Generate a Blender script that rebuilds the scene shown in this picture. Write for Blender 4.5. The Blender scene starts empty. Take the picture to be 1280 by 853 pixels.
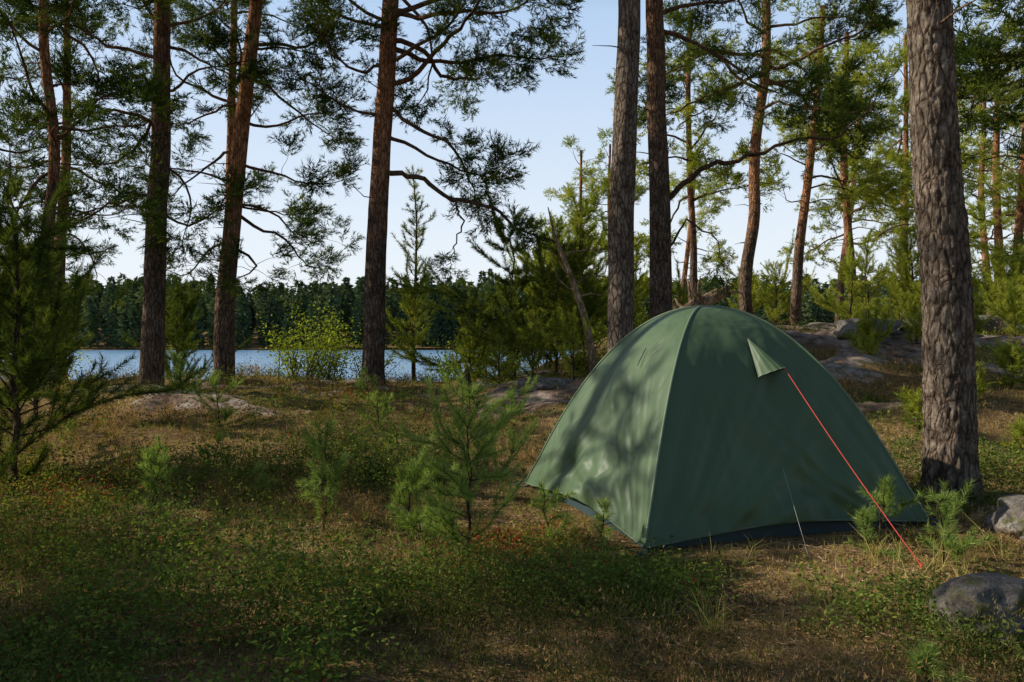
import bpy, math, random
import numpy as np
from mathutils import Vector, noise as mnoise
random.seed(5)
scene=bpy.context.scene
TAU=math.tau

# ------------------------------------------------------------ helpers
def nrm(v):
    v=np.asarray(v,float); return v/(np.linalg.norm(v,axis=-1,keepdims=True)+1e-9)
def smooth(a,b,x):
    t=np.clip((x-a)/(b-a),0,1); return t*t*(3-2*t)
def _h(ix,iy,s):
    v=np.sin(ix*127.1+iy*311.7+s*74.7)*43758.5453; return v-np.floor(v)
def vnoise(x,y,s=0):
    x=np.asarray(x,float);y=np.asarray(y,float)
    ix=np.floor(x);iy=np.floor(y);fx=x-ix;fy=y-iy
    fx=fx*fx*(3-2*fx);fy=fy*fy*(3-2*fy)
    return ((_h(ix,iy,s)*(1-fx)+_h(ix+1,iy,s)*fx)*(1-fy)+(_h(ix,iy+1,s)*(1-fx)+_h(ix+1,iy+1,s)*fx)*fy)*2-1
def fbm(x,y,s=0,o=4):
    r=0;a=1;t=0
    for i in range(o):
        r=r+a*vnoise(x*2**i+i*17.3,y*2**i-i*9.1,s+i);t+=a;a*=.5
    return r/t

class Geo:
    def __init__(s): s.V=[];s.F=[];s.A=[];s.n=0
    def add(s,V,F,a=.5):
        V=np.asarray(V,float);F=np.asarray(F,int)
        if len(V)==0: return
        s.V.append(V);s.F.append(F+s.n);s.n+=len(V)
        s.A.append(np.full(len(V),a) if np.isscalar(a) else np.asarray(a,float))
    def build(s,name,mat,parent=None,smoothed=False,loc=None):
        me=bpy.data.meshes.new(name)
        V=np.concatenate(s.V);A=np.concatenate(s.A)
        me.vertices.add(len(V));me.vertices.foreach_set('co',V.astype(np.float32).ravel())
        tot=[];idx=[]
        for F in s.F:
            idx.append(F.ravel());tot.append(np.full(len(F),F.shape[1]))
        idx=np.concatenate(idx);tot=np.concatenate(tot)
        st=np.concatenate([[0],np.cumsum(tot)[:-1]])
        me.loops.add(len(idx));me.loops.foreach_set('vertex_index',idx.astype(np.int32))
        me.polygons.add(len(tot));me.polygons.foreach_set('loop_start',st.astype(np.int32))
        me.polygons.foreach_set('loop_total',tot.astype(np.int32))
        me.polygons.foreach_set('use_smooth',np.full(len(tot),smoothed))
        at=me.attributes.new('var','FLOAT','POINT');at.data.foreach_set('value',A.astype(np.float32))
        me.update(calc_edges=True)
        me.materials.append(mat)
        return link(name,me,parent,loc)
def link(name,me,parent=None,loc=None):
    ob=bpy.data.objects.new(name,me);scene.collection.objects.link(ob)
    if parent: ob.parent=parent
    if loc is not None: ob.location=loc
    return ob
def empty(name,loc=(0,0,0)):
    e=bpy.data.objects.new(name,None);e.empty_display_size=.2
    scene.collection.objects.link(e);e.location=loc;return e

def tube(G,pts,rad,k=6,a=.5):
    pts=np.asarray(pts,float);n=len(pts)
    rad=np.broadcast_to(np.asarray(rad,float),(n,)) if np.ndim(rad)<2 else rad
    T=nrm(np.gradient(pts,axis=0))
    mean=nrm(pts[-1]-pts[0]); ref=np.array([0,0,1.]) if abs(mean[2])<.8 else np.array([1.,0,0])
    U=nrm(np.cross(T,ref));W=np.cross(T,U)
    th=np.arange(k)/k*TAU
    R=rad[:,None,None] if np.ndim(rad)==1 else rad[:,:,None]
    V=pts[:,None,:]+R*(np.cos(th)[None,:,None]*U[:,None,:]+np.sin(th)[None,:,None]*W[:,None,:])
    i=np.arange(n-1)[:,None]*k;j=np.arange(k)[None,:];j2=(j+1)%k
    F=np.stack([i+j,i+j2,i+k+j2,i+k+j],-1).reshape(-1,4)
    G.add(V.reshape(-1,3),F,a)
def needles(P,D,nl,w,rg,amin=.5,amax=1.1):
    n=len(P);D=nrm(D)
    r=nrm(rg.normal(size=(n,3)));pr=nrm(np.cross(D,r))
    al=rg.uniform(amin,amax,(n,1))
    d=D*np.cos(al)+pr*np.sin(al)
    L=nl*rg.uniform(.65,1.1,(n,1))
    sd=nrm(np.cross(d,rg.normal(size=(n,3))))*w*.5
    V=np.stack([P+sd,P-sd,P+d*L],1).reshape(-1,3)
    return V,np.arange(3*n).reshape(-1,3)

# ------------------------------------------------------------ materials
def newmat(name):
    m=bpy.data.materials.new(name);m.use_nodes=True
    nt=m.node_tree;nt.nodes.clear()
    return m,nt
def N(nt,t,**k):
    n=nt.nodes.new(t)
    for a,b in k.items():
        if a in n.inputs.keys(): n.inputs[a].default_value=b
        else: setattr(n,a,b)
    return n
def ramp(nt,fac,stops,interp='LINEAR'):
    r=N(nt,'ShaderNodeValToRGB');r.color_ramp.interpolation=interp
    e=r.color_ramp.elements
    while len(e)<len(stops): e.new(.5)
    for s,(p,c) in zip(e,stops):
        s.position=p;s.color=(*c,1) if len(c)==3 else c
    nt.links.new(fac,r.inputs[0]);return r.outputs[0]
def mixc(nt,f,a,b,bt='MIX'):
    m=N(nt,'ShaderNodeMix',data_type='RGBA',blend_type=bt)
    for s,v in ((0,f),(6,a),(7,b)):
        if isinstance(v,(int,float)): m.inputs[s].default_value=v
        elif isinstance(v,tuple): m.inputs[s].default_value=(*v,1)
        else: nt.links.new(v,m.inputs[s])
    return m.outputs[2]
def leafmat(name,stops,trans=.35,tc=(1.35,1.35,.55)):
    m,nt=newmat(name)
    at=N(nt,'ShaderNodeAttribute',attribute_name='var')
    col=ramp(nt,at.outputs['Fac'],stops)
    p=N(nt,'ShaderNodeBsdfDiffuse');nt.links.new(col,p.inputs['Color'])
    tr=N(nt,'ShaderNodeBsdfTranslucent')
    c2=mixc(nt,1.0,col,tc,'MULTIPLY');nt.links.new(c2,tr.inputs[0])
    ms=N(nt,'ShaderNodeMixShader');ms.inputs[0].default_value=trans
    nt.links.new(p.outputs[0],ms.inputs[1]);nt.links.new(tr.outputs[0],ms.inputs[2])
    o=N(nt,'ShaderNodeOutputMaterial');nt.links.new(ms.outputs[0],o.inputs[0]);return m
M_needle=leafmat('pine_needles_dark',[(0,(.024,.042,.013)),(.5,(.06,.092,.022)),(1,(.15,.18,.04))],.34)
M_needleY=leafmat('pine_needles_sunlit',[(0,(.10,.135,.026)),(.5,(.26,.30,.05)),(1,(.44,.45,.09))],.42)  # yellower, brighter needles: sunlit look put into the colour
M_seed=leafmat('seedling_needles',[(0,(.11,.18,.045)),(.5,(.24,.33,.09)),(1,(.42,.50,.17))],.35)
M_birch=leafmat('bush_leaves',[(0,(.15,.21,.03)),(.5,(.27,.33,.05)),(1,(.40,.42,.08))],.5)
M_under=leafmat('undergrowth_leaves',[(0,(.04,.07,.02)),(.4,(.12,.18,.038)),(.7,(.25,.29,.055)),(.85,(.36,.26,.07)),(.93,(.32,.15,.06)),(1,(.36,.05,.03))],.3)
M_heath=leafmat('heather_sprigs',[(0,(.045,.07,.022)),(.4,(.13,.14,.04)),(.7,(.28,.17,.075)),(1,(.46,.28,.15))],.25)
M_moss=leafmat('moss_blades',[(0,(.045,.06,.016)),(.3,(.14,.155,.035)),(.55,(.35,.30,.085)),(.8,(.50,.36,.16)),(1,(.58,.50,.32))],.3)
M_grass=leafmat('grass_blades',[(0,(.12,.19,.04)),(.5,(.30,.32,.08)),(1,(.64,.51,.22))],.35)
M_litter=leafmat('litter',[(0,(.10,.055,.03)),(.5,(.38,.21,.10)),(1,(.60,.41,.23))],.05)
M_far=leafmat('distant_foliage',[(0,(.055,.085,.05)),(.5,(.10,.135,.065)),(1,(.21,.24,.09))],.15)  # greens lifted and bluer: haze of distance mixed into the colour

def barkmat(name,z0,z1,low,high,scale=22,bump=1.0,zs=.22):
    m,nt=newmat(name);tc=N(nt,'ShaderNodeTexCoord')
    nz=N(nt,'ShaderNodeTexNoise',Scale=5.0,Detail=4.0);nt.links.new(tc.outputs['Object'],nz.inputs['Vector'])
    dis=mixc(nt,.07,tc.outputs['Object'],nz.outputs['Color'],'ADD')
    mp=N(nt,'ShaderNodeMapping');mp.inputs['Scale'].default_value=(1,1,zs);nt.links.new(dis,mp.inputs[0])
    vo=N(nt,'ShaderNodeTexVoronoi',feature='DISTANCE_TO_EDGE',Scale=float(scale));nt.links.new(mp.outputs[0],vo.inputs['Vector'])
    mp2=N(nt,'ShaderNodeMapping');mp2.inputs['Scale'].default_value=(1,1,.45);nt.links.new(tc.outputs['Object'],mp2.inputs[0])
    fn=N(nt,'ShaderNodeTexNoise',Scale=48.0,Detail=5.0,Roughness=.7);nt.links.new(mp2.outputs[0],fn.inputs['Vector'])
    crack=ramp(nt,vo.outputs['Distance'],[(0,(0,0,0)),(.08,(.55,.55,.55)),(.22,(1,1,1))])
    sx=N(nt,'ShaderNodeSeparateXYZ');nt.links.new(tc.outputs['Object'],sx.inputs[0])
    za=N(nt,'ShaderNodeMath',operation='MULTIPLY_ADD');nt.links.new(nz.outputs[0],za.inputs[0]);za.inputs[1].default_value=2.4;nt.links.new(sx.outputs[2],za.inputs[2])
    mr=N(nt,'ShaderNodeMapRange');nt.links.new(za.outputs[0],mr.inputs[0]);mr.inputs[1].default_value=z0+1.2;mr.inputs[2].default_value=z1+1.2
    base=mixc(nt,mr.outputs[0],low,high)
    v1=ramp(nt,nz.outputs[0],[(.3,(.6,.58,.56)),(.7,(1.35,1.32,1.3))])
    base=mixc(nt,1.0,base,v1,'MULTIPLY')
    v2=ramp(nt,fn.outputs[0],[(.3,(.3,.28,.27)),(.55,(1,1,1)),(.72,(1.8,1.8,1.8))])
    base=mixc(nt,1.0,base,v2,'MULTIPLY')
    dark=mixc(nt,1.0,base,(.42,.36,.33),'MULTIPLY')
    col=mixc(nt,crack,dark,base)
    p=N(nt,'ShaderNodeBsdfDiffuse');nt.links.new(col,p.inputs['Color'])
    hs=N(nt,'ShaderNodeMath',operation='MULTIPLY_ADD');nt.links.new(fn.outputs[0],hs.inputs[0]);hs.inputs[1].default_value=1.4
    sc=N(nt,'ShaderNodeSeparateColor');nt.links.new(crack,sc.inputs[0]);nt.links.new(sc.outputs[0],hs.inputs[2])
    b=N(nt,'ShaderNodeBump',Strength=.9*bump,Distance=.02);nt.links.new(hs.outputs[0],b.inputs['Height']);nt.links.new(b.outputs[0],p.inputs['Normal'])
    o=N(nt,'ShaderNodeOutputMaterial');nt.links.new(p.outputs[0],o.inputs[0]);return m
B_dark=barkmat('bark_grey_brown',3.0,6.5,(.20,.155,.125),(.36,.195,.11))
B_mid=barkmat('bark_red_brown',1.8,4.8,(.20,.15,.12),(.46,.225,.12))
B_or=barkmat('bark_orange',1.6,4.0,(.22,.16,.12),(.52,.26,.135))
B_grey=barkmat('bark_grey',5,8,(.25,.205,.165),(.34,.21,.135),scale=18,zs=.3)
B_limb=barkmat('bark_limb',2,6,(.13,.095,.07),(.25,.145,.09),scale=30,bump=.5)
B_dead=barkmat('dead_wood',0,3,(.50,.37,.25),(.52,.38,.25),scale=20,bump=.6)

# ------------------------------------------------------------ terrain
TC=np.array([(.74,4.44),(2.67,5.10),(2.04,7.12),(.11,6.46)]);TCc=TC.mean(0)
def H(x,y):
    x=np.asarray(x,float);y=np.asarray(y,float)
    left=.43*smooth(4,13,y)
    right=.05+1.22*smooth(6.6,14.5,y)+.25*smooth(15,24,y)
    hm=smooth(-1.2,4.5,x-.03*y)
    z=left*(1-hm)+right*hm
    bump=.16*fbm(x*.35,y*.35,3,3)*smooth(5,10,y)+.065*fbm(x*1.3,y*1.3,5,3)+.16*fbm(x*.9+4,y*1.1,8,3)*smooth(5.5,9,y)*(1-smooth(30,40,y))
    z=z+bump
    r=np.hypot(x-TCc[0],y-TCc[1]);f=1-smooth(1.3,2.3,r)
    z=z*(1-f)+.015*f
    ds=14.8*(1-hm)+36*hm;de=34*(1-hm)+80*hm
    z=z-(z+4.2)*smooth(0,1,(y-ds)/(de-ds))
    far=smooth(225,245,y)*2.9+smooth(240,420,y)*18+smooth(240,300,y)*2*fbm(x*.01,y*.01,2,2)
    return z+far
def rockmask(x,y):
    x=np.asarray(x,float);y=np.asarray(y,float)
    a=fbm(x*.7+3,y*1.4,21,4)
    hill=smooth(2,5,x-.05*y)*smooth(9.5,12.5,y)
    crest=smooth(8.0,10.0,y)*(1-smooth(14,16,y))
    return np.clip((a-.36+.36*hill+.20*crest)*5,0,1)*smooth(7.5,9.5,y)*(1-smooth(40,60,y))
def axis(parts):
    out=[]
    for a,b,n in parts: out.append(np.linspace(a,b,n,endpoint=False))
    return np.concatenate(out+[[parts[-1][1]]])
xp=axis([(0,7,110),(7,20,70),(20,60,50),(60,900,50)]);xs=np.concatenate([-xp[:0:-1],xp])
ys=axis([(-40,0,30),(0,9,150),(9,26,110),(26,80,60),(80,220,14),(220,500,50),(500,1200,12)])
X,Y=np.meshgrid(xs,ys);Z=H(X,Y)+.014*fbm(X*6,Y*6,9,3)*(1-smooth(20,40,Y))
Z=Z+.09*rockmask(X,Y)*(.6+fbm(X*2,Y*2,13,3))
nx=len(xs);ny=len(ys)
i=np.arange(ny-1)[:,None]*nx;j=np.arange(nx-1)[None,:]
F=np.stack([i+j,i+j+1,i+nx+j+1,i+nx+j],-1).reshape(-1,4)
g=Geo();g.add(np.stack([X,Y,Z],-1).reshape(-1,3),F,rockmask(X,Y).ravel())
m,nt=newmat('forest_floor');tc=N(nt,'ShaderNodeTexCoord')
def nz(s,d=5.0,r=.6):
    n=N(nt,'ShaderNodeTexNoise',Scale=float(s),Detail=float(d),Roughness=float(r));nt.links.new(tc.outputs['Object'],n.inputs['Vector']);return n.outputs[0]
n1=nz(.9,4);n2=nz(9,4);n3=nz(70,3,.7);n4=nz(2.2,4)
c=ramp(nt,n1,[(.36,(.06,.08,.022)),(.5,(.18,.14,.055)),(.62,(.38,.25,.13))])
c2=ramp(nt,n2,[(.3,(.10,.065,.038)),(.55,(.33,.20,.10)),(.75,(.54,.40,.24))])
c=mixc(nt,.5,c,c2)
gr=ramp(nt,n3,[(.3,(.45,.45,.45)),(.7,(1.6,1.55,1.5))]);c=mixc(nt,1.0,c,gr,'MULTIPLY')
at=N(nt,'ShaderNodeAttribute',attribute_name='var')
rc=ramp(nt,n4,[(.32,(.20,.14,.10)),(.5,(.42,.30,.23)),(.6,(.50,.42,.36)),(.7,(.20,.19,.08))])
rc=mixc(nt,1.0,rc,ramp(nt,n2,[(.35,(.5,.5,.5)),(.6,(1.1,1.1,1.1))]),'MULTIPLY')
rc=mixc(nt,1.0,rc,ramp(nt,n3,[(.3,(.6,.6,.6)),(.7,(1.3,1.3,1.3))]),'MULTIPLY')
mm=N(nt,'ShaderNodeMath',operation='MULTIPLY_ADD');nt.links.new(n2,mm.inputs[0]);mm.inputs[1].default_value=1.9;nt.links.new(at.outputs['Fac'],mm.inputs[2])
mr=N(nt,'ShaderNodeMapRange');nt.links.new(mm.outputs[0],mr.inputs[0]);mr.inputs[1].default_value=1.4;mr.inputs[2].default_value=1.65
c=mixc(nt,mr.outputs[0],c,rc)
p=N(nt,'ShaderNodeBsdfDiffuse');nt.links.new(c,p.inputs['Color'])
ba=N(nt,'ShaderNodeMath',operation='MULTIPLY_ADD');nt.links.new(n2,ba.inputs[0]);ba.inputs[1].default_value=2.;nt.links.new(n3,ba.inputs[2])
b=N(nt,'ShaderNodeBump',Strength=.9,Distance=.04);nt.links.new(ba.outputs[0],b.inputs['Height']);nt.links.new(b.outputs[0],p.inputs['Normal'])
o=N(nt,'ShaderNodeOutputMaterial');nt.links.new(p.outputs[0],o.inputs[0])
g.build('ground',m,smoothed=True)

# lake
m,nt=newmat('lake_water');tc=N(nt,'ShaderNodeTexCoord')
mp=N(nt,'ShaderNodeMapping');mp.inputs['Scale'].default_value=(.35,1,1);nt.links.new(tc.outputs['Object'],mp.inputs[0])
w=N(nt,'ShaderNodeTexNoise',Scale=.9,Detail=5.0,Roughness=.6);nt.links.new(mp.outputs[0],w.inputs['Vector'])
p=N(nt,'ShaderNodeBsdfPrincipled',Roughness=.2);p.inputs['Base Color'].default_value=(.20,.37,.58,1);p.inputs['IOR'].default_value=1.33
b=N(nt,'ShaderNodeBump',Strength=1.0,Distance=.35);nt.links.new(w.outputs[0],b.inputs['Height']);nt.links.new(b.outputs[0],p.inputs['Normal'])
o=N(nt,'ShaderNodeOutputMaterial');nt.links.new(p.outputs[0],o.inputs[0])
g=Geo();g.add([(-900,16,0),(900,16,0),(900,300,0),(-900,300,0)],[(0,1,2,3)]);g.build('lake',m,loc=(0,0,-1.5))

# ------------------------------------------------------------ distant forest
g=Geo()
rg=np.random.default_rng(3)
for k in range(1150):
    row=rg.random()**1.4
    y=241+row*120;x=rg.uniform(-1,1)*(y*.78+25)
    z0=float(H(x,y));hh=rg.uniform(13,22)*(1+.2*fbm(x*.02,y*.02,4,2));wd=rg.uniform(1.8,3.2)
    n=260;u=rg.random(n)**.9;th=rg.uniform(0,TAU,n)
    pine_=rg.random()<.6
    lo=.06 if row<.2 else .3
    rr=wd*((1-u)**.7 if not pine_ else np.sqrt(np.clip(1-(2*u-.9)**2*.85,0.02,1))*.8)*rg.uniform(.35,1,n)
    P=np.stack([x+rr*np.cos(th),y+rr*np.sin(th),z0+hh*(lo+(1-lo)*u)],-1)
    D=np.stack([np.cos(th),np.sin(th),rg.uniform(-.5,.3,n)],-1)
    V,Fx=needles(P,D,1.6,1.05,rg,.1,.9)
    g.add(V,Fx,float(np.clip(rg.normal(.45,.25),0,1)))
df=empty('distant_forest')
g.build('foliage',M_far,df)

# ------------------------------------------------------------ pine generator
def make_spray(rg,n=72,L=.32,nl=.088,w=.0115,side=4):
    Ps=[];Ds=[]
    tw=[(np.zeros(3),np.array([1,0,.0]),L)]
    for s in range(side):
        u=rg.uniform(.15,.7)*L;a=rg.choice([-1,1])*rg.uniform(.5,1.0)
        tw.append((np.array([u,0,0]),nrm(np.array([math.cos(a),math.sin(a),rg.uniform(-.1,.5)])),L*rg.uniform(.35,.6)))
    tot=sum(t[2] for t in tw)
    for p,d,l in tw:
        k=int(n*l/tot);u=rg.uniform(.12,1,k)**.8*l
        Ps.append(p+u[:,None]*d);Ds.append(np.repeat(d[None],k,0))
    return needles(np.concatenate(Ps),np.concatenate(Ds),nl,w,rg,.35,1.0)[0]
def spray_set(cnt,**k):
    rg=np.random.default_rng(99);out=[make_spray(rg,**k) for _ in range(cnt)]
    m=min(len(o) for o in out);m-=m%3
    return np.stack([o[:m] for o in out])
SP=spray_set(8);SPB=spray_set(6,n=56,L=.42,nl=.12,w=.021)
def place_sprays(G,S,pos,dirs,sc,rg,abase=.5,avar=.3):
    pos=np.asarray(pos);D=nrm(np.asarray(dirs));n=len(pos)
    up=nrm(np.array([0,0,1.])+rg.normal(0,.35,(n,3)))
    Yv=nrm(np.cross(up,D));Zv=np.cross(D,Yv)
    R=np.stack([D,Yv,Zv],-1)
    T=S[rg.integers(0,len(S),n)]*np.asarray(sc).reshape(-1,1,1)
    V=np.einsum('nij,nkj->nki',R,T)+pos[:,None,:]
    m=V.shape[1]
    a=np.repeat(np.clip(rg.normal(abase,avar*.5,n)+.35*fbm(pos[:,0]*.9+pos[:,2]*.6,pos[:,1]*.9-pos[:,2]*.7,12,2),0,1),m)
    G.add(V.reshape(-1,3),np.arange(n*m).reshape(-1,3),a)
def vdir(az,el):
    return np.array([math.cos(az)*math.cos(el),math.sin(az)*math.cos(el),math.sin(el)])
def limb(G,S,p,az,el,L,r,rg,fol=.4,dens=1.,path=None):
    if path is None:
        n=max(6,int(L/.2));st=L/n;d=vdir(az,el);pts=[np.array(p,float)]
        bend=rg.uniform(-.06,.02)
        for i in range(n):
            d=d+rg.normal(0,.24,3)*[1,1,1];d[2]+=bend if i<n*.6 else .05
            d=nrm(d);pts.append(pts[-1]+d*st)
        pts=np.array(pts)
    else:
        c=np.array(path,float);t=np.linspace(0,len(c)-1,len(c)*4)
        pts=np.stack([np.interp(t,np.arange(len(c)),c[:,q]) for q in range(3)],-1)
        pts[1:]+=rg.normal(0,.025,(len(pts)-1,3));L=np.linalg.norm(np.diff(c,axis=0),axis=1).sum()
    u=np.linspace(0,1,len(pts))
    tube(G,pts,r*(1-.85*u)+.003,6)
    def at(uu):
        return np.array([np.interp(uu,u,pts[:,q]) for q in range(3)])
    nsub=max(2,int(L*4.3*dens))
    for k in range(nsub):
        uu=min(.99,fol+(1-fol)*(k+rg.random())/nsub)
        q=at(uu);t=nrm(at(min(1,uu+.06))-at(max(0,uu-.06)))
        a=rg.choice([-1,1])*rg.uniform(.5,1.35);ca,sa=math.cos(a),math.sin(a)
        sd=nrm(np.array([t[0]*ca-t[1]*sa,t[0]*sa+t[1]*ca,t[2]*.5+rg.uniform(-.4,.5)]))
        sl=rg.uniform(.35,.95)*min(1.1,.4+L*.3)*(1.2-uu*.45)
        sp=[q]
        for s in range(4):
            sd=nrm(sd+rg.normal(0,.22,3)+[0,0,.03]);sp.append(sp[-1]+sd*sl/4)
        sp=np.array(sp);tube(G,sp,np.linspace(max(.005,r*.25*(1-uu*.6)),.002,5),4)
        ns=max(5,int(sl/.08))
        for s in range(ns):
            v=.55+.45*(s+rg.random())/ns
            b=np.array([np.interp(v*4,np.arange(5),sp[:,c]) for c in range(3)])+rg.normal(0,.045,3)
            dd=sd+rg.normal(0,.65,3)+[0,0,.35]
            S[0].append(b);S[1].append(dd);S[2].append(rg.uniform(.75,1.3))
    for s in range(3):
        S[0].append(at(rg.uniform(.93,1)));S[1].append(nrm(pts[-1]-pts[-3])+rg.normal(0,.4,3));S[2].append(rg.uniform(.8,1.2))

def trunk_mesh(G,path,r0,r1,rg,k=26,dz=.12,plates=0.0):
    c=np.array(path,float);z=np.arange(c[0,2],c[-1,2],dz)
    cx=np.interp(z,c[:,2],c[:,0]);cy=np.interp(z,c[:,2],c[:,1])
    hw=4 if dz>.1 else 14
    ker=np.ones(2*hw+1)/(2*hw+1)
    for arr in (cx,cy): 
        pad=np.pad(arr,hw,mode='edge');arr[:]=np.convolve(pad,ker,'valid')
    cx+=.03*fbm(z*.6,z*0,rg.uniform(0,50),2)
    u=(z-z[0])/(z[-1]-z[0]);r=r0*(1-u)+r1*u+r0*.35*np.exp(-np.clip(z-z[0]-.25,0,9)/.16)
    r=np.minimum(r,r0*1.55)
    th=np.arange(k)/k*TAU;sd=rg.uniform(0,99)
    A,Zz=np.meshgrid(th,z)
    lump=.07*fbm(np.cos(A)*1.5+sd,np.sin(A)*1.5+Zz*1.1,sd,3)+.035*fbm(A*6,Zz*3,sd+2,2)*np.minimum(1,(TAU-A)*2)
    rr=r[:,None]*(1+lump)
    if plates>0:
        for a in range(len(z)):
            for b in range(k):
                v=Vector((math.cos(th[b])*r[a]*22,math.sin(th[b])*r[a]*22,z[a]*7.5))
                v+=mnoise.noise_vector(v*.6)*.9
                d,_=mnoise.voronoi(v)
                e=min(1,(d[1]-d[0])*2.6)
                rr[a,b]+=plates*(e-.6)+.005*mnoise.noise(v*2.5)
    tube(G,np.stack([cx,cy,z],-1),rr,k)
    return c

def pine(name,x,y,path,r0,r1,bark,limbs=(),nr=20,lo=3,hi=11,lmin=1.2,lmax=2.6,needle=M_needle,seed=1,dens=1.,S_=None,az0=0,plates=0,k=26,dz=.12,paths=(),elr=(-.25,.5),sc=1.,ab=.5,fol=.4,limbr=.03):
    rg=np.random.default_rng(seed)
    z0=float(H(x,y));e=empty(name,(x,y,z0))
    G=Geo();c=trunk_mesh(G,path,r0,r1,rg,k=k,dz=dz,plates=plates)
    G.build('trunk',bark,e,smoothed=True)
    G=Geo();S=([],[],[])
    def at(z): return np.array([np.interp(z,c[:,2],c[:,0]),np.interp(z,c[:,2],c[:,1]),z])
    for (z,az,L,el) in limbs:
        limb(G,S,at(z-z0),math.radians(az),math.radians(el),L,.036*min(1.2,L/2.5),rg,fol,dens)
    for i in range(nr):
        u=(i+rg.random())/nr;z=lo+(hi-lo)*u
        L=rg.uniform(lmin,lmax)*(1-.55*max(0,u-.5)*2)
        limb(G,S,at(z),az0+i*2.4+rg.normal(0,.4),rg.uniform(*elr)+.35*u,L,limbr*L/2,rg,fol,dens)
    for (pp,r,fl,dn) in paths:
        limb(G,S,None,0,0,0,r,rg,fl,dn,path=[(a-x,b-y,d-z0) for a,b,d in pp])
    for i in range(11):
        z=rg.uniform(1.4,lo+1.5);a=rg.uniform(0,TAU);p=at(z);d=vdir(a,rg.uniform(-.2,.3));L=rg.uniform(.2,.8)
        tube(G,[p,p+d*L*.5+rg.normal(0,.03,3),p+d*L],[.012,.008,.003],5)
    G.build('branches',B_limb,e,smoothed=True)
    G=Geo();place_sprays(G,SP if S_ is None else S_,S[0],S[1],np.array(S[2])*sc,rg,ab,.5)
    G.build('needles',needle,e)
    return e
def clone(src,name,x,y,rot,s):
    e=empty(name,(x,y,float(H(x,y))-.05));e.rotation_euler=(0,0,rot);e.scale=(s,s,s)
    for ch in src.children: link(ch.name.split('.')[0],ch.data,e)
    return e

P='pine_tree'
pine(P,-5.9,13,[(0,0,-.4),(.05,0,2),(.12,.1,4),(.2,0,6.5),(.25,0,10)],.19,.09,B_dark,
     limbs=[(3.3,5,1.6,-18),(3.6,180,2.0,0),(4.1,20,1.6,-25),(4.7,190,2.2,10),(5.3,350,1.7,0),(5.8,170,2.4,15),(6.3,20,1.9,10),(5.0,150,2.2,5)],nr=7,lo=5.2,hi=8.8,az0=.5,seed=21,sc=1.05)
pine(P,-4.84,13.4,[(0,0,-.4),(-.03,0,1),(.12,0,2.6),(.25,0,4.0),(.55,0,6.6),(.7,0,9.5)],.17,.08,B_or,
     limbs=[(3.4,10,2.1,-15),(2.8,0,1.7,-10),(4.2,350,1.9,-15),(4.9,20,1.8,5),(5.6,0,1.9,10),(6.2,340,2.2,0),(3.9,200,1.6,0),(5.2,180,1.6,10)],nr=6,lo=5.2,hi=8.8,seed=22,sc=1.05)
pine(P,-6.2,17.5,[(0,0,-.4),(0,0,4),(.1,0,8),(.1,0,10.5)],.13,.06,B_or,nr=12,lo=3.8,hi=10,lmax=2.5,seed=23,
     limbs=[(3.4,180,2,0),(4.2,20,2.4,0)])
pine(P,-2.25,13,[(0,0,-.4),(.03,0,2),(.12,0,4.2),(.29,0,6.4),(.4,0,9.5)],.19,.1,B_mid,
     limbs=[(5.4,8,3.3,8),(5.0,350,2.6,0),(4.6,20,2.3,-10),(6.1,5,3.3,5),(6.5,340,3.0,12),(4.9,175,1.6,-10),(5.7,190,1.9,0),(6.4,170,2.0,10),(6.9,10,3.,10),(5.8,330,2.4,-12),(6.6,20,3.4,0),(6.0,25,3.2,10),(6.3,185,2.2,5)],nr=5,lo=6.4,hi=9,lmax=3.,seed=24,sc=1.1,
     paths=[([(-2.1,13,3.98),(-1.5,12.9,3.85),(-.95,12.8,3.5),(-.2,12.7,3.3),(.0,12.6,3.0),(.7,12.5,2.75),(.95,12.5,2.2)],.045,.45,.25),
            ([(-.95,12.8,3.5),(-.8,12.7,3.1),(-.9,12.6,2.7),(-1.0,12.6,2.4)],.018,.5,.5)])
pine(P,-6.6,11.2,[(0,0,-.4),(.15,0,1.2),(.05,0,2.2),(.2,0,3.4),(.0,0,5),(.1,0,8)],.09,.05,B_mid,
     limbs=[(2.7,180,1.5,10),(3,350,1.2,10),(3.6,200,1.6,10),(4.2,0,1.5,15)],nr=12,lo=3.2,hi=7.4,lmax=1.9,seed=25)
pine(P,-8.6,12.2,[(0,0,-.4),(-.1,0,2),(.3,0,5),(.1,0,8)],.13,.05,B_dark,nr=14,lo=2.6,hi=7.6,lmax=2.3,seed=26)
pine(P,-9.6,17,[(0,0,-.4),(-.1,0,2),(.1,0,5),(.1,0,9.5)],.14,.05,B_mid,nr=15,lo=3.2,hi=9,lmax=2.5,seed=27)
pine(P,1.52,11,[(0,0,-.4),(.0,0,2),(.06,0,4),(.1,0,6),(.1,0,10)],.195,.12,B_grey,nr=7,lo=6.6,hi=9.6,seed=28)
pine(P,2.45,13,[(0,0,-.5),(-.02,0,2),(-.1,0,4),(-.12,0,6),(-.1,0,9.5)],.19,.11,B_dark,nr=7,lo=6.5,hi=9,seed=29,
     limbs=[(6.3,20,2.6,-5),(6.5,340,2.4,5)],
     paths=[([(2.4,13,3.3),(2.75,13,3.75),(3.3,13,4.1),(3.9,13,4.2),(4.6,13,4.5),(5.3,13,4.5),(5.9,13,5.1)],.055,.55,.35),
            ([(2.45,13,2.6),(2.9,13.1,3.2),(3.3,13.1,2.9),(3.5,13.1,2.5)],.02,.8,.3)])
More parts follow.
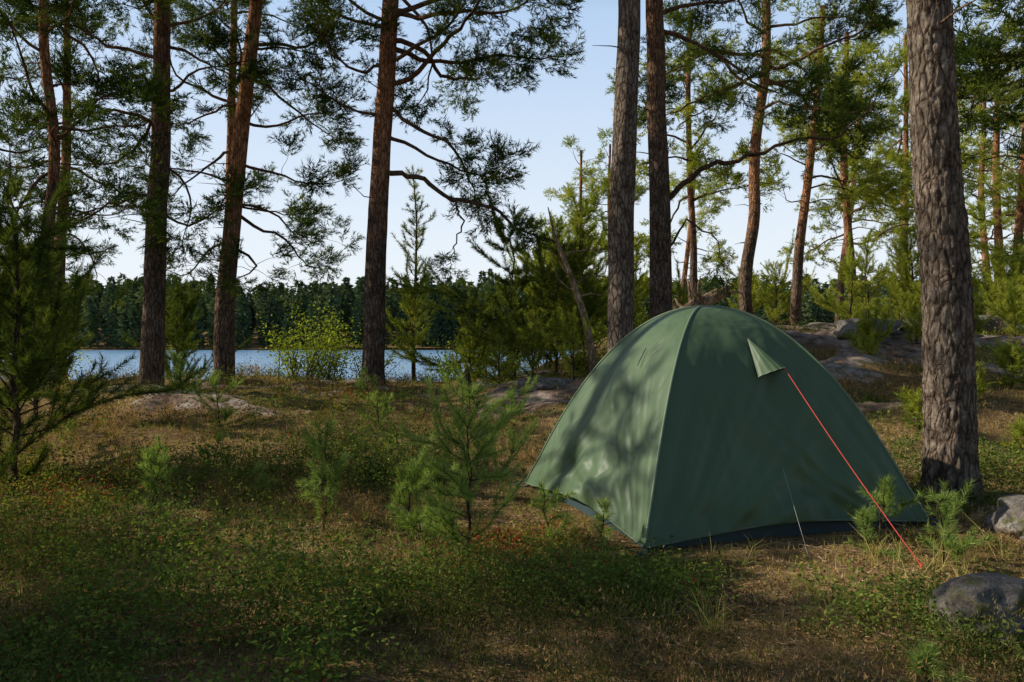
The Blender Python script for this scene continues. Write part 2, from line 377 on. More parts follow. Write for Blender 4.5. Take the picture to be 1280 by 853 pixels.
pine(P,5.35,18,[(0,0,-.5),(-.1,0,1.2),(.16,0,2.6),(.1,0,4),(.4,0,6),(.4,0,9)],.15,.08,B_or,nr=12,lo=5.6,hi=8.4,lmin=1.8,lmax=3.2,seed=30,elr=(-.1,.4),
     limbs=[(6.8,180,2.8,15),(7,0,2.8,10),(6.4,250,2.6,0),(7.6,200,3,5),(7.4,330,3,0)],sc=1.2)
pine(P,3.30,6,[(0,0,-.3),(-.0,0,.8),(-.02,0,1.8),(-.1,0,2.6),(-.16,0,4),(-.2,0,9)],.185,.11,B_grey,nr=8,lo=5.6,hi=8.6,seed=31,plates=.014,k=110,dz=.022)
pine(P,7.4,9.8,[(0,0,-.4),(0,0,3),(.1,0,8)],.17,.07,B_or,nr=14,lo=3.4,hi=7.6,lmax=2.6,seed=32,
     limbs=[(4.2,185,2.4,5),(4.8,170,2.6,0),(5.2,200,2.4,5),(4.5,190,2.2,15)])
bgA=pine(P,7.8,22,[(0,0,-.4),(.1,0,2),(.5,0,5),(.8,0,9)],.15,.07,B_or,nr=19,lo=3.2,hi=9,lmax=2.7,seed=40,needle=M_needleY,S_=SPB,dens=.7,ab=.6)
bgB=pine(P,10.4,24,[(0,0,-.4),(-.2,0,2),(-.4,0,5),(-.3,0,9)],.15,.07,B_or,nr=20,lo=2.6,hi=9.2,lmax=2.9,seed=41,needle=M_needleY,S_=SPB,dens=.7,ab=.6)
bgC=pine(P,4.8,21,[(0,0,-.4),(0,0,2),(-.15,0,5),(-.1,0,8.5)],.11,.05,B_mid,nr=17,lo=3.2,hi=8.2,lmax=2.2,seed=42,needle=M_needleY,S_=SPB,dens=.7,ab=.6)
for (x,y,src,s) in [(12.8,26,bgC,1.15),(14.2,22.5,bgA,.95),(2.2,25,bgC,.75),(13.5,33,bgA,1.1),(18.5,30,bgB,1.2),
                    (23,38,bgB,1.3),(7.4,35,bgA,.9),(17.2,24.5,bgC,1.1),(3.9,31,bgC,.9)]:
    clone(src,P,x,y,random.uniform(0,6.28),s)
# trees west of the clearing (their shade lies across it)
pine(P,-8.3,7.3,[(0,0,-.3),(0,0,9)],.14,.06,B_dark,nr=8,lo=5.2,hi=8.8,lmax=1.8,seed=45,S_=SPB,dens=.55)
clone(bgC,P,-7.0,4.2,1.0,.78);clone(bgB,P,-7.0,2.9,2.0,.62)

# ------------------------------------------------------------ young pines
def young_pine(name,x,y,h,wid,mat,seed,nl=.05,nw=.002,dens=330,wh=None,el=(.35,.8),low=.1,stemr=None,bark=B_limb,ab=.5,lean=.03,nbr=(4,7),wild=0.):
    rg=np.random.default_rng(seed);e=empty(name,(x,y,float(H(x,y))))
    G=Geo();Ps=[];Ds=[];As=[]
    lx,ly=rg.normal(0,lean,2)
    n=9;u=np.linspace(0,1,n);st=np.stack([lx*u*h+rg.normal(0,(.008+.02*wild)*h,n)*u,ly*u*h+rg.normal(0,.008*h,n)*u,u*h-.03],-1)
    sr=stemr or .008+.009*h;tube(G,st,sr*(1-.85*u)+.001,6)
    def cover(pts,d0=1.,start=0.):
        seg=np.diff(pts,axis=0);l=np.linalg.norm(seg,axis=1);tot=l.sum()
        k=max(4,int(tot*dens*d0));v=np.sort(rg.uniform(start,1,k))*tot;cs=np.concatenate([[0],np.cumsum(l)])
        idx=np.clip(np.searchsorted(cs,v)-1,0,len(l)-1);f=((v-cs[idx])/l[idx])[:,None]
        Ps.append(pts[idx]+seg[idx]*f);Ds.append(nrm(seg[idx]));As.append(np.repeat(np.clip(rg.normal(ab,.16)+rg.normal(0,.12,k),0,1),3))
    wh=wh or max(3,int(h/.16))
    for w in range(wh):
        uu=low+(1-low)*(w/wh)**.9;z=uu*h
        p0=np.array([np.interp(uu,u,st[:,q]) for q in range(3)])
        nb=int(rg.integers(*nbr));wf=1+wild*rg.uniform(-.5,.45)
        for b in range(nb):
            if rg.random()<.22*wild: continue
            az=b/nb*TAU+rg.normal(0,.35)+w
            prof=min(1,(1-uu)**.75+.12)*(.65+.35*min(1,uu/.25))
            L=wid*prof*rg.uniform(.5,1.2)*wf*(1+wild*rg.uniform(-.4,.4));d=vdir(az,rg.uniform(*el)+wild*rg.normal(0,.25))
            m_=6;pts=[p0]
            for q in range(m_):
                d=nrm(d+rg.normal(0,.1+.08*wild,3)+[0,0,.07]);pts.append(pts[-1]+d*L/m_)
            pts=np.array(pts);tube(G,pts,np.linspace(sr*.3*(1-uu)+.0015,.001,m_+1),4)
            cover(pts,1,.2+.15*wild if h>1.2 else .05+.15*wild)
            if L>.16:
                for s in range(int(1+L*7)):
                    j=rg.integers(1,m_);t=nrm(pts[j+1]-pts[j]);a=rg.choice([-1,1])*rg.uniform(.5,1.)
                    sd=nrm(np.array([t[0]*math.cos(a)-t[1]*math.sin(a),t[0]*math.sin(a)+t[1]*math.cos(a),t[2]+rg.uniform(-.2,.4)]))
                    sl=L*rg.uniform(.25,.5);q=np.array([pts[j],pts[j]+sd*sl*.5+rg.normal(0,.01,3),pts[j]+sd*sl+[0,0,sl*.12]])
                    tube(G,q,[.003,.002,.001],3);cover(q)
    cover(st[-3:],1.2,.0)
    G.build('stem',bark,e,smoothed=True)
    V,Fx=needles(np.concatenate(Ps),np.concatenate(Ds),nl,nw,rg,.45,1.05)
    G=Geo();G.add(V,Fx,np.concatenate(As));G.build('needles',mat,e);return e
Yp='young_pine'
young_pine(Yp,-3.75,6.0,2.3,1.1,M_needle,50,.075,.0055,430,wh=15,ab=.65,low=.05,wild=.8,el=(.3,.9))
young_pine(Yp,-4.7,6.9,2.9,1.2,M_needle,51,.08,.006,340,wh=15,ab=.6,wild=.8,el=(.3,.9))
young_pine(Yp,-5.5,9.2,2.0,.9,M_needle,52,.08,.007,280,ab=.6,wild=.7)
young_pine(Yp,-3.5,4.9,.9,.5,M_needle,61,.06,.0045,500,wh=10,ab=.6,wild=.8)
young_pine(Yp,-4.4,3.6,2.6,1.1,M_needle,62,.09,.011,220,wh=13,ab=.5)
young_pine(Yp,-3.1,2.4,1.7,.9,M_needle,63,.09,.011,220,wh=11,ab=.5)
young_pine(Yp,-1.85,15,4.1,.75,M_needleY,53,.08,.008,210,wh=15,ab=.5,wild=.3)
young_pine(Yp,.05,14.2,2.9,1.35,M_needle,54,.10,.011,240,wh=12,el=(.0,.5),ab=.8,wild=.9)
young_pine(Yp,.75,13.6,2.2,1.1,M_needle,55,.10,.010,240,el=(.0,.5),ab=.9,wild=.9)
young_pine(Yp,-.7,13.4,1.1,.7,M_needleY,64,.08,.008,240,ab=.4,wild=.8)
young_pine(Yp,.35,12.8,1.2,.7,M_needleY,65,.08,.008,240,ab=.5,wild=.8)
young_pine(Yp,-.2,12.2,.8,.45,M_needleY,57,.07,.006,260,ab=.5,wild=.8)
young_pine(Yp,.9,11.6,1.0,.6,M_needleY,58,.07,.006,260,ab=.5,wild=.8)
young_pine(Yp,1.5,16.5,3.3,1.2,M_needleY,59,.10,.012,200,ab=.6,wild=.7)
young_pine(Yp,2.6,17.5,2.4,1.1,M_needleY,60,.10,.012,200,ab=.6,wild=.7)
young_pine(Yp,.9,18.5,3.2,1.4,M_needleY,66,.10,.012,190,ab=.6,wild=.8)
for k,(x,y,h,w) in enumerate([(6.6,15.5,1.6,.8),(7.6,17,2.2,1.0),(8.8,17.5,2.4,1.),(9.9,18.5,1.8,1.0),(11.2,18.5,2.0,1.),(5.9,20,1.6,.9),(7.2,12.6,.7,.5),(6.4,10.2,.55,.4),(5.4,9.4,.5,.4),(12.6,20,2.0,1.1),(4.3,8.4,.45,.35),(3.6,17.2,1.3,.8),
        (5.2,11.6,.6,.5),(8.6,13.6,.9,.6),(9.6,15.2,1.1,.7),(7.9,10.8,.6,.5),(6.2,12.2,.5,.5),(7.3,14.2,.8,.6),(10.8,22,2.4,1.2),(8.3,25,2.2,1.2),(6.9,9.0,.6,.5),(4.9,7.6,.4,.35)]):
    young_pine(Yp,x,y,h,w,M_needleY,70+k,.095,.011,180,wh=int(5+h*3),ab=.6,wild=.8)
for k,(x,y,h,w) in enumerate([(-8.8,21,3.6,1.5),(-11,18,3.2,1.5),(-9.4,14.5,1.9,1.),(-8.1,13.6,1.5,.8),(1.4,22,3.2,1.5),(-.3,18,2.2,1.)]):
    young_pine(Yp,x,y,h,w,M_needle,100+k,.10,.012,180,wh=int(5+h*3),ab=.7,wild=.8)
Sd='pine_seedling'
seeds=[(-2.3,5.1,.6,.26),(-1.16,4.9,.7,.27),(-.24,4.25,1.0,.42),(.23,4.6,.38,.16),(.5,4.55,.3,.13),(-.62,4.75,.5,.29),
        (2.16,4.7,.4,.2),(2.28,4.2,.46,.22),(2.0,4.45,.27,.14),(1.42,2.72,.19,.12),(-3.3,9,.6,.3),(-5.0,12,.6,.3),(-1.5,9,.45,.27),(-1.75,5.6,.3,.18),(-3.1,4.5,.45,.3),(3.6,4.9,.4,.28),(-1.9,10.6,.5,.3),(.1,9.6,.45,.3),(-4.3,10.4,.6,.35),
        (-2.6,6.9,.32,.22),(-.3,6.9,.32,.22),(-.45,4.35,.3,.2)]
for k,(x,y,h,w) in enumerate(seeds):
    young_pine(Sd,x,y,h,w,M_seed,130+k,.055,.0034 if y<6.5 else .0055,700 if y<6.5 else 420,wh=max(4,int(h/.105)),el=(.15,.9),low=.16,stemr=.004+.006*h,ab=.5,lean=.12,wild=1.)

# ------------------------------------------------------------ leafy bushes
def leaves(P,rg,L,W,flat=.6):
    n=len(P);d=nrm(rg.normal(size=(n,3))*[1,1,flat]);s=nrm(np.cross(d,rg.normal(size=(n,3))*[.5,.5,1]))
    L=L*rg.uniform(.6,1.2,(n,1));W=W*rg.uniform(.6,1.2,(n,1))
    V=np.stack([P,P+d*L*.45+s*W*.5,P+d*L,P+d*L*.45-s*W*.5],1).reshape(-1,3)
    return V,np.arange(4*n).reshape(-1,4)
def bush(x,y,h,w,seed,nst=14,nl=900,mat=M_birch,ls=.06):
    rg=np.random.default_rng(seed);e=empty('leafy_bush',(x,y,float(H(x,y))));G=Geo();L=Geo()
    for i in range(nst):
        d=vdir(rg.uniform(0,TAU),rg.uniform(.8,1.45));l=h*rg.uniform(.5,1.1);pts=[np.array([*rg.normal(0,w*.1,2),-.03])]
        for q in range(8):
            d=nrm(d+rg.normal(0,.14,3)+[0,0,.04]);pts.append(pts[-1]+d*l/8)
        pts=np.array(pts);tube(G,pts,np.linspace(.012,.002,9),4)
        k=nl//nst;v=rg.uniform(1.5,8,k);b=np.stack([np.interp(v,np.arange(9),pts[:,c]) for c in range(3)],-1)
        b+=rg.normal(0,w*.1,(k,3));V,Fx=leaves(b,rg,ls,ls*.6);L.add(V,Fx,np.repeat(np.clip(rg.normal(.4,.22,k),0,1),4))
    G.build('stems',B_limb,e);L.build('leaves',mat,e)
for k,a in enumerate([(-4.0,14.6,1.75,1.0),(-3.4,14.8,1.3,1.0),(-3.75,15.2,1.6,.9),(-1.2,15.2,1.0,.8),(-.1,13.1,.6,.6),(1.1,12.7,.8,.7),(.5,15.5,1.3,1.),(-8.3,14.5,1.0,.8),(2.0,14.3,1.0,.8),(-2.7,15.0,1.0,.8),(-.6,15.0,1.1,.9)]):
    bush(*a,200+k,nl=1500 if k<3 else 900)

# ------------------------------------------------------------ ground cover
rg=np.random.default_rng(77)
def in_tent(x,y,m=.02):
    out=np.ones(len(x),bool)
    for q in range(4):
        a=TC[q];b_=TC[(q+1)%4];e_=(b_-a)/np.linalg.norm(b_-a)
        out&=((x-a[0])*(-e_[1])+(y-a[1])*e_[0])>-m
    return out
def scatter(n,y0,y1,pw=1.,thr=None,seed=1,rock=True,m=.02):
    y=y0+(y1-y0)*rg.random(n)**pw;x=rg.uniform(-1,1,n)*(y*.74+1.2)
    k=~in_tent(x,y,m)
    if thr is not None: k&=(fbm(x*1.1,y*1.1,seed,3)+rg.normal(0,.07,n)+.24*smooth(0,-2,x)*smooth(6,4,y)-.2*smooth(-.3,1.2,x)*smooth(6,4.8,y))>thr
    if rock: k&=rockmask(x,y)<.5
    x=x[k];y=y[k];return x,y,H(x,y)
def nearlow(x,y):
    r=np.hypot(x-TCc[0],y-TCc[1]);return .35+.65*smooth(1.7,2.7,r)
G=Geo();x,y,z=scatter(110000,1.7,17,1.1)
Pm=np.stack([x,y,z-.003],-1);D=np.repeat([[0,0,1.]],len(x),0)
V,Fx=needles(Pm,D,.034,.0045,rg,0,1.2)
s=(1+.09*y);V=V.reshape(-1,3,3);V=Pm[:,None]+(V-Pm[:,None])*s[:,None,None]
av=np.clip(.47+1.15*fbm(x*.9,y*.9,31,3)+rg.normal(0,.12,len(x))+.1*smooth(6,9,y)+.15*smooth(-.3,1.5,x)*smooth(6,4.5,y),0,1)  # tone raised over the mid ground: sunlit brightness put into the moss colour
G.add(V.reshape(-1,3),Fx,np.repeat(av,3));G.build('moss',M_moss)
G=Geo()
for (n,y0,y1,hh,ls,thr,nlv) in [(11500,1.7,7,.24,.026,.08,26),(10500,6,20,.26,.04,.06,17)]:
    x,y,z=scatter(n,y0,y1,1.,thr,41,m=.15);k=len(x)
    hs=hh*rg.uniform(.3,1.2,k)*np.clip(1+1.5*fbm(x*.9,y*.9,6,2),.3,2)*nearlow(x,y)
    Pq=np.repeat(np.stack([x,y,z],-1),nlv,0);hs2=np.repeat(hs,nlv);u=rg.uniform(.1,1,k*nlv)
    Pq=Pq+np.stack([rg.normal(0,.03,k*nlv)*(1+hs2*3),rg.normal(0,.03,k*nlv)*(1+hs2*3),u*hs2],-1)
    V,Fx=leaves(Pq,rg,ls,ls*.5)
    pt=fbm(x*.9+7,y*.9,51,2)
    a=np.clip(rg.normal(.36,.15,k)+.9*np.clip(pt-.08,0,1),0,1)
    a=np.repeat(np.clip(np.repeat(a,nlv)+rg.normal(0,.08,k*nlv)+.7*(rg.random(k*nlv)<.006),0,1),4);G.add(V,Fx,a)
G.build('undergrowth',M_under)
# heather: upright sprigs clothed in tiny leaves
G=Geo()
for (n,y0,y1,hh,nl_,w_,thr,kk) in [(5200,1.7,6.5,.23,.022,.0045,.12,66),(6500,6,18,.26,.05,.010,.08,28)]:
    x,y,z=scatter(n,y0,y1,1.,thr,91,m=.15);k=len(x)
    hs=hh*rg.uniform(.4,1.2,k)*nearlow(x,y)
    st=nrm(np.repeat(rg.normal(0,.1,(k,3)),kk,0)+rg.normal(0,.38,(k*kk,3))*[1,1,0]+[0,0,1]);u=rg.uniform(.1,1,(k*kk,1))
    Pq=np.repeat(np.stack([x,y,z],-1),kk,0)+st*u*np.repeat(hs,kk)[:,None]
    V,Fx=needles(Pq,st,nl_,w_,rg,.2,.8)
    a=np.repeat(np.clip(rg.normal(.45,.2,k)+.7*fbm(x*1.2,y*1.2,17,2),0,1),kk)
    G.add(V,Fx,np.repeat(np.clip(a+.25*(u[:,0]-.5),0,1),3))
G.build('heather',M_heath)
G=Geo()
x,y,z=scatter(560,1.8,9,1.,-.05,55)
x=np.concatenate([x,[-.2,2.2,2.3,2.1,2.05,1.9,1.1,.75]]);y=np.concatenate([y,[3.5,4.1,4.05,4.25,3.95,4.2,4.3,4.25]]);z=H(x,y)
for a,b_,c_ in zip(x,y,z):
    big=b_<4.5 and a>1.8;k=int(rg.integers(6,18));Pq=np.array([a,b_,c_])+rg.normal(0,.02,(k,3))*[1,1,0]
    d=nrm(rg.normal(0,.4,(k,3))+[0,0,1]);L=rg.uniform(.08,.2,(k,1))*(1.5 if big else 1);s=nrm(np.cross(d,rg.normal(size=(k,3))))*.0016
    mid=Pq+d*L*.55;tip=Pq+d*L+np.stack([d[:,0],d[:,1],-np.abs(d[:,0])],-1)*L*.45
    V=np.stack([Pq-s,Pq+s,mid+s*.8,mid-s*.8,tip],1).reshape(-1,3);bi=np.arange(k)[:,None]*5
    av=np.repeat(np.clip(rg.normal(.75 if big else .5,.25,k),0,1),5)
    G.add(V,bi+np.array([[0,1,2,3]]),av);G.F.append(bi+np.array([[3,2,4]])+G.n-len(V))
G.build('grass',M_grass)
G=Geo();x,y,z=scatter(60000,1.7,9,1.2)
Pq=np.stack([x,y,z+.006+rg.uniform(0,.014,len(x))],-1);V,Fx=needles(Pq,np.stack([rg.normal(size=len(x)),rg.normal(size=len(x)),rg.normal(0,.12,len(x))],-1),.05,.003,rg,0,.2)
G.add(V,Fx,np.repeat(rg.random(len(x)),3))
x,y,z=scatter(14000,1.7,11,1.1);V,Fx=leaves(np.stack([x,y,z+.01],-1),rg,.02,.012,.2);G.add(V,Fx,np.repeat(rg.random(len(x))*.6,4))
G.build('leaf_litter',M_litter)
G=Geo();x,y,z=scatter(620,1.8,10)
for a,b_,c_ in zip(x,y,z):
    t=rg.uniform(0,TAU);L=rg.uniform(.06,.4);q=np.linspace(-.5,.5,5);px=a+math.cos(t)*L*q+rg.normal(0,.01,5);py=b_+math.sin(t)*L*q+rg.normal(0,.01,5)
    tube(G,np.stack([px,py,H(px,py)+.014+rg.uniform(0,.05)*np.abs(q)],-1),np.linspace(.004,.0015,5),4)
G.build('fallen_twigs',B_dead)

# ------------------------------------------------------------ rocks
m,nt=newmat('granite');tc=N(nt,'ShaderNodeTexCoord')
n1=nz(3.5,6);n2=nz(38,6,.7);n3=nz(9,5)
c=ramp(nt,n1,[(.3,(.12,.105,.095)),(.55,(.22,.195,.17)),(.7,(.34,.31,.28))])
c=mixc(nt,1.0,c,ramp(nt,n2,[(.3,(.4,.4,.4)),(.7,(1.6,1.6,1.6))]),'MULTIPLY')
mo=ramp(nt,n3,[(.52,(0,0,0)),(.62,(1,1,1))]);c=mixc(nt,mo,c,(.12,.12,.05))
p=N(nt,'ShaderNodeBsdfDiffuse');nt.links.new(c,p.inputs['Color'])
ba=N(nt,'ShaderNodeMath',operation='ADD');nt.links.new(n3,ba.inputs[0]);nt.links.new(n2,ba.inputs[1])
b=N(nt,'ShaderNodeBump',Strength=.9,Distance=.02);nt.links.new(ba.outputs[0],b.inputs['Height']);nt.links.new(b.outputs[0],p.inputs['Normal'])
o=N(nt,'ShaderNodeOutputMaterial');nt.links.new(p.outputs[0],o.inputs[0]);M_rock=m
import bmesh
def rock(x,y,sx,sy,sz,seed,rot=0,sink=.3):
    bm=bmesh.new();bmesh.ops.create_icosphere(bm,subdivisions=5,radius=1)
    for v in bm.verts:
        d=v.co.normalized();s=Vector((seed*3.1,seed*1.7,0))
        r=1+.34*mnoise.noise(d*1.2+s)+.16*mnoise.noise(d*2.6+s)-.10*abs(mnoise.noise(d*4+s))+.03*mnoise.noise(d*9+s)+.012*mnoise.noise(d*22+s)
        v.co=d*r
        if v.co.z>.7: v.co.z=.7+.3*(v.co.z-.7)
        v.co=Vector((v.co.x*sx,v.co.y*sy,v.co.z*sz))
    me=bpy.data.meshes.new('rock');bm.to_mesh(me);bm.free()
    for f in me.polygons: f.use_smooth=True
    me.materials.append(M_rock);ob=link('rock',me,loc=(x,y,float(H(x,y))+sz*(1-sink)-.3*sz));ob.rotation_euler=(0,0,rot)
rock(1.93,3.24,.2,.17,.2,1,.3);rock(3.22,4.95,.25,.2,.17,2,1);rock(-5.4,11.2,.35,.3,.12,4,1,.5);rock(-4.4,10.9,.25,.2,.1,3,2,.5)
rock(5.8,13,.7,.5,.3,6,.4,.5);rock(8.6,14.6,.9,.5,.34,7,.2,.5);rock(7.0,13.4,.6,.5,.28,12,.9,.5);rock(.5,11.0,.4,.3,.16,10);rock(1.9,10.2,.4,.3,.2,9)

# ------------------------------------------------------------ dead wood
e=empty('uprooted_stump',(3.55,15.0,float(H(3.55,15.0))+.2));G=Geo();rg=np.random.default_rng(8)
tube(G,[(-.75,0,-.05),(-.4,0,.3),(0,0,.52),(.4,.0,.72),(.6,0,.85)],[.09,.12,.14,.12,.03],10)
for q in range(16):
    p0=np.array([rg.uniform(-.4,.4),rg.normal(0,.05),0]);p0[2]=.5+p0[0]*.55;d=vdir(rg.uniform(0,TAU),rg.uniform(-.3,1.2));L=rg.uniform(.25,.85)
    pts=[p0]
    for s in range(4): d=nrm(d+rg.normal(0,.3,3));pts.append(pts[-1]+d*L/4)
    tube(G,pts,[.05,.04,.028,.016,.004],6)
G.build('roots',B_dead,e,smoothed=True)
e=empty('dead_tree',(1.28,12.4,float(H(1.28,12.4))));G=Geo()
tube(G,[(0,0,-.1),(-.05,0,.4),(-.15,0,.9),(-.35,0,1.5),(-.6,0,2.1),(-.72,0,2.6)],[.07,.06,.055,.045,.03,.008],8)
for q in range(8):
    z=rg.uniform(.8,2.3);p0=np.array([-.05-.28*max(0,z-.6),0,z]);d=vdir(rg.choice([0,math.pi])+rg.normal(0,.6),rg.uniform(0,.9));L=rg.uniform(.3,.8);pts=[p0]
    for s in range(4): d=nrm(d+rg.normal(0,.25,3));pts.append(pts[-1]+d*L/4)
    tube(G,pts,[.016,.012,.009,.006,.002],5)
G.build('dead_branches',B_dead,e,smoothed=True)
e=empty('tree_stump',(-.72,12.2,float(H(-.72,12.2))));G=Geo()
th=np.linspace(0,1,6);tube(G,np.stack([.03*th,0*th,th*.5-.1],-1),[.1,.08,.075,.07,.06,.02],9);G.build('stump',B_dark,e,smoothed=True)

# ------------------------------------------------------------ tent
tent=empty('dome_tent',(TCc[0],TCc[1],.02))
Cn=TC-TCc;HT=1.43
def surf(i,t,s,off=0.,hem=True):
    A=Cn[i%4];B=Cn[(i+1)%4];t=np.asarray(t,float);s=np.asarray(s,float);t,s=np.broadcast_arrays(t,s)
    st=A*(1-t)[...,None]+B*t[...,None];R=np.linalg.norm(A)
    k=(.42*(1-s)**1.4)[...,None];rn=nrm(st)*R
    sag=1-.045*np.sin(np.pi*t)*smooth(.35,.95,s)
    h=(st*(1-k)+rn*k)*(s*sag)[...,None]
    z=HT*(1-s**2.08)
    if hem: z=z+ .03*smooth(.9,1,s)+.055*np.abs(np.sin(np.pi*t))**1.5*smooth(.85,1,s)
    return np.concatenate([h,z[...,None]],-1)
def snorm(i,t,s):
    e=.01;a=surf(i,t+e,s)-surf(i,t-e,s);b=surf(i,t,s+e)-surf(i,t,s-e);n=nrm(np.cross(b,a))
    return np.where(n[...,2:3]<0,-n,n)
def fabric(name,base,rough=.5,wr=1.,band=None):
    m,nt=newmat(name);tc=N(nt,'ShaderNodeTexCoord')
    mp=N(nt,'ShaderNodeMapping');mp.inputs['Scale'].default_value=(1,1,.45);nt.links.new(tc.outputs['Object'],mp.inputs[0])
    w1=N(nt,'ShaderNodeTexNoise',Scale=4.0,Detail=2.0,Distortion=.8);nt.links.new(mp.outputs[0],w1.inputs['Vector'])
    col=mixc(nt,w1.outputs[0],tuple(c*.85 for c in base),tuple(c*1.15 for c in base))
    p=N(nt,'ShaderNodeBsdfPrincipled',Roughness=rough);p.inputs['Specular IOR Level'].default_value=.3
    nt.links.new(col,p.inputs['Base Color'])
    b=N(nt,'ShaderNodeBump',Strength=.45*wr,Distance=.06);nt.links.new(w1.outputs[0],b.inputs['Height']);nt.links.new(b.outputs[0],p.inputs['Normal'])
    o=N(nt,'ShaderNodeOutputMaterial');nt.links.new(p.outputs[0],o.inputs[0]);return m
M_fly=fabric('green_nylon',(.082,.132,.066));M_pole=fabric('green_nylon_seam',(.15,.21,.13),wr=.2);M_tub=fabric('groundsheet',(.03,.055,.06),wr=.4);M_black=fabric('dark_mesh',(.010,.014,.012),.8)
M_red=fabric('red_cord',(.6,.06,.035),.6,0);M_white=fabric('pale_cord',(.4,.4,.36),.6,0)
G=Geo();nt_,ns_=130,130
for i in range(4):
    T,S_m=np.meshgrid(np.linspace(0,1,nt_),np.linspace(0.002,1,ns_))
    Pp=surf(i,T,S_m);Nn=snorm(i,np.clip(T,.02,.98),np.clip(S_m,.02,.985))
    env=np.abs(np.sin(np.pi*T))**.6*smooth(.1,.6,S_m)
    fan=np.arctan2(T,1.12-S_m);fan2=np.arctan2(1-T,1.12-S_m)
    wr=.034*fbm(fan*10+i*7,S_m*1.2,i+60,2)*smooth(.35,1,S_m)+.034*fbm(fan2*10+i*3,S_m*1.2,i+64,2)*smooth(.35,1,S_m)+.024*fbm(T*3+i*5,S_m*2.2,i+70,2)
    wr=wr+.032*smooth(.75,1,S_m)*fbm(T*14,S_m*1.5,i+80,2)+.012*fbm(T*6+S_m*4,S_m*4-T*5,i+90,2)
    Pp=Pp+Nn*(wr*env)[...,None]
    r=np.arange(ns_-1)[:,None]*nt_;c_=np.arange(nt_-1)[None,:]
    Fx=np.stack([r+c_,r+nt_+c_,r+nt_+c_+1,r+c_+1],-1).reshape(-1,4);G.add(Pp.reshape(-1,3),Fx)
G.build('flysheet',M_fly,tent,smoothed=True)
G=Geo()
for i in range(4):
    s=np.linspace(0,1,50);p_=surf(i,0*s+.0,s);p_[:,2]+=.002;tube(G,p_,.0085,8)
    t=np.linspace(0,1,40);p_=surf(i,t,t*0+1.0);tube(G,p_,.005,6)
G.build('pole_sleeves',M_pole,tent,smoothed=True)
G2=Geo();s=np.linspace(.48,.56,6);t=.62+0*s;p_=surf(3,t,s)+snorm(3,t,s)*.02;tube(G2,p_,.003,5);G2.build('zip',M_black,tent)
G=Geo()
for i in range(4):
    t=np.linspace(0,1,30);a=surf(i,t,t*0+.965,hem=False);lo_=a.copy();lo_[:,2]=-.04;hi_=a.copy();hi_[:,2]=.16;hi_[:,:2]*=.95
    V=np.concatenate([lo_,hi_]);r=np.arange(29);G.add(V,np.stack([r,r+1,r+31,r+30],-1))
G.build('groundsheet',M_tub,tent,smoothed=True)
n_=snorm(0,np.array(.58),np.array(.52))
ap=surf(0,np.array(.535),np.array(.42));Lh=surf(0,np.array(.50),np.array(.60));Rh=surf(0,np.array(.675),np.array(.575))
u,v=np.meshgrid(np.linspace(0,1,25),np.linspace(0.04,1,20))
base=ap*(1-v)[...,None]+(Lh*(1-u)[...,None]+Rh*u[...,None])*v[...,None]
Pp=base+n_*((.02+.12*np.abs(np.sin(np.pi*u))**.8*v+.004*np.sin(u*38)*v))[...,None]+np.array([0,0,-.03])*(v*np.sin(np.pi*u))[...,None]
r=np.arange(19)[:,None]*25;c_=np.arange(24)[None,:];G=Geo();G.add(Pp.reshape(-1,3),np.stack([r+c_,r+25+c_,r+26+c_,r+1+c_],-1).reshape(-1,4))
G.build('vent_hood',M_fly,tent,smoothed=True)
G=Geo();tube(G,Pp[-1],.004,6);G.build('hood_trim',M_pole,tent)
G=Geo();bb=base+n_*.026;r2=np.arange(11)[:,None]*25;G.add(bb[8:].reshape(-1,3),np.stack([r2+c_,r2+25+c_,r2+26+c_,r2+1+c_],-1).reshape(-1,4));G.build('vent_mesh',M_black,tent,smoothed=True)
loc=np.array([TCc[0],TCc[1],.02])
a=Pp[-1][16];b_=np.array([2.12,4.12,float(H(2.12,4.12))+.02])-loc
G=Geo();q=np.linspace(0,1,12);L_=a*(1-q)[:,None]+b_*q[:,None];L_[:,2]-=.02*np.sin(np.pi*q);tube(G,L_,.0028,6);tube(G,[b_+[0,0,.02],b_+[-.01,-.01,-.03]],.005,6);G.build('guy_line',M_red,tent)
G=Geo()
a=surf(0,np.array(.52),np.array(.86));b2=np.array([1.62,4.35,.02])-loc;tube(G,[a,(a+b2)/2,b2],.0011,5);G.build('side_cord',M_white,tent)
G=Geo()
for i in range(4):
    c0=np.array([*Cn[i],.0]);d=nrm(c0)
    tube(G,[c0+[0,0,.05],c0+d*.05+[0,0,.03],c0+d*.11],.008,6);tube(G,[c0+d*.10+[0,0,.03],c0+d*.12+[0,0,-.05]],.006,6)
    tube(G,[c0*.97+[0,0,.02],c0+d*.03+[.02,0,.0],c0+d*.07+[-.02,0,-.01]],.012,6)
G.build('peg_loops',M_tub,tent,smoothed=True)

# ------------------------------------------------------------ light, sky, camera
sd=np.array([-1,.16,0.]);sd=sd/np.linalg.norm(sd);el=math.radians(33)
S3=Vector((sd[0]*math.cos(el),sd[1]*math.cos(el),math.sin(el)))
su=bpy.data.lights.new('sun','SUN');su.energy=5.0;su.angle=math.radians(.5);su.color=(1,.92,.76)
so=bpy.data.objects.new('sun',su);scene.collection.objects.link(so);so.rotation_euler=S3.to_track_quat('Z','Y').to_euler();so.location=(-20,3,15)
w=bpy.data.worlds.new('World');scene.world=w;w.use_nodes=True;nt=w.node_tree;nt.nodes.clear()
sk=nt.nodes.new('ShaderNodeTexSky');sk.sky_type='NISHITA';sk.sun_disc=False;sk.sun_elevation=el;sk.sun_rotation=math.atan2(sd[0],sd[1])%TAU
sk.air_density=1.0;sk.dust_density=1.0;sk.ozone_density=1.5
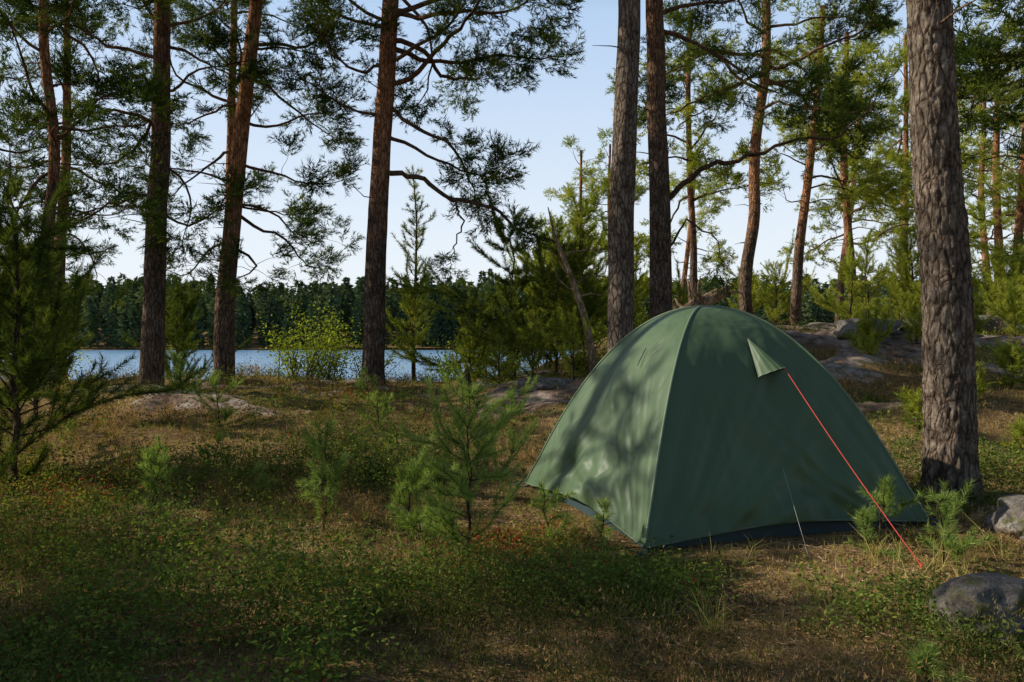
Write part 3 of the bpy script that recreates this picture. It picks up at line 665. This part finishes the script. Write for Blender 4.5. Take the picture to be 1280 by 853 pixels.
# bright haze added low in the sky, faded behind camera to cut fill light
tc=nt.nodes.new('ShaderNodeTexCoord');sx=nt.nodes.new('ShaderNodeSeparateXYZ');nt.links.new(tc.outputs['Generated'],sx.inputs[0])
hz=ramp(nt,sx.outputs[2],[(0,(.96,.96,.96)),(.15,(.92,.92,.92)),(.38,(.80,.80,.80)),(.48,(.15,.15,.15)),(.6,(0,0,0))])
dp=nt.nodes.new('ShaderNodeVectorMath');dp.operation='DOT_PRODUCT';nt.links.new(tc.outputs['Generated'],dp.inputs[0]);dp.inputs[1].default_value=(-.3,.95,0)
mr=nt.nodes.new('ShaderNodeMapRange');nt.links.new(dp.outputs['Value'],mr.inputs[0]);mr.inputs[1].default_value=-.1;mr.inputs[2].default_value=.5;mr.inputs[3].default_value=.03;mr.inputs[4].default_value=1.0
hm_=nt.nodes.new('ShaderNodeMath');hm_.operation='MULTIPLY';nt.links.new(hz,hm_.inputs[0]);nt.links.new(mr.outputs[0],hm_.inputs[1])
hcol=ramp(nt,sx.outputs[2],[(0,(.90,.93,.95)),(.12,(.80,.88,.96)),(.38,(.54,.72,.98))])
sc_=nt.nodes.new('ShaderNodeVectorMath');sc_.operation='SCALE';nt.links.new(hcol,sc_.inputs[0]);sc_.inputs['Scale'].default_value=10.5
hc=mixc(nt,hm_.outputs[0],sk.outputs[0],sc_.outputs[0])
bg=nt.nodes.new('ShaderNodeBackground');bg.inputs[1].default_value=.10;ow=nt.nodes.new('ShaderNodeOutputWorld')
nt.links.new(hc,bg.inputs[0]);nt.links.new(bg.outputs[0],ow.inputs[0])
cam=bpy.data.cameras.new('camera');co=bpy.data.objects.new('camera',cam);scene.collection.objects.link(co)
co.location=(0,0,1.2);co.rotation_euler=(math.radians(90),0,0);cam.lens=28;cam.sensor_width=36;cam.clip_end=3000;cam.clip_start=.05
scene.camera=co
scene.view_settings.view_transform='Standard';scene.view_settings.look='None';scene.view_settings.exposure=0
print('polys',sum(len(m.polygons) for m in bpy.data.meshes))
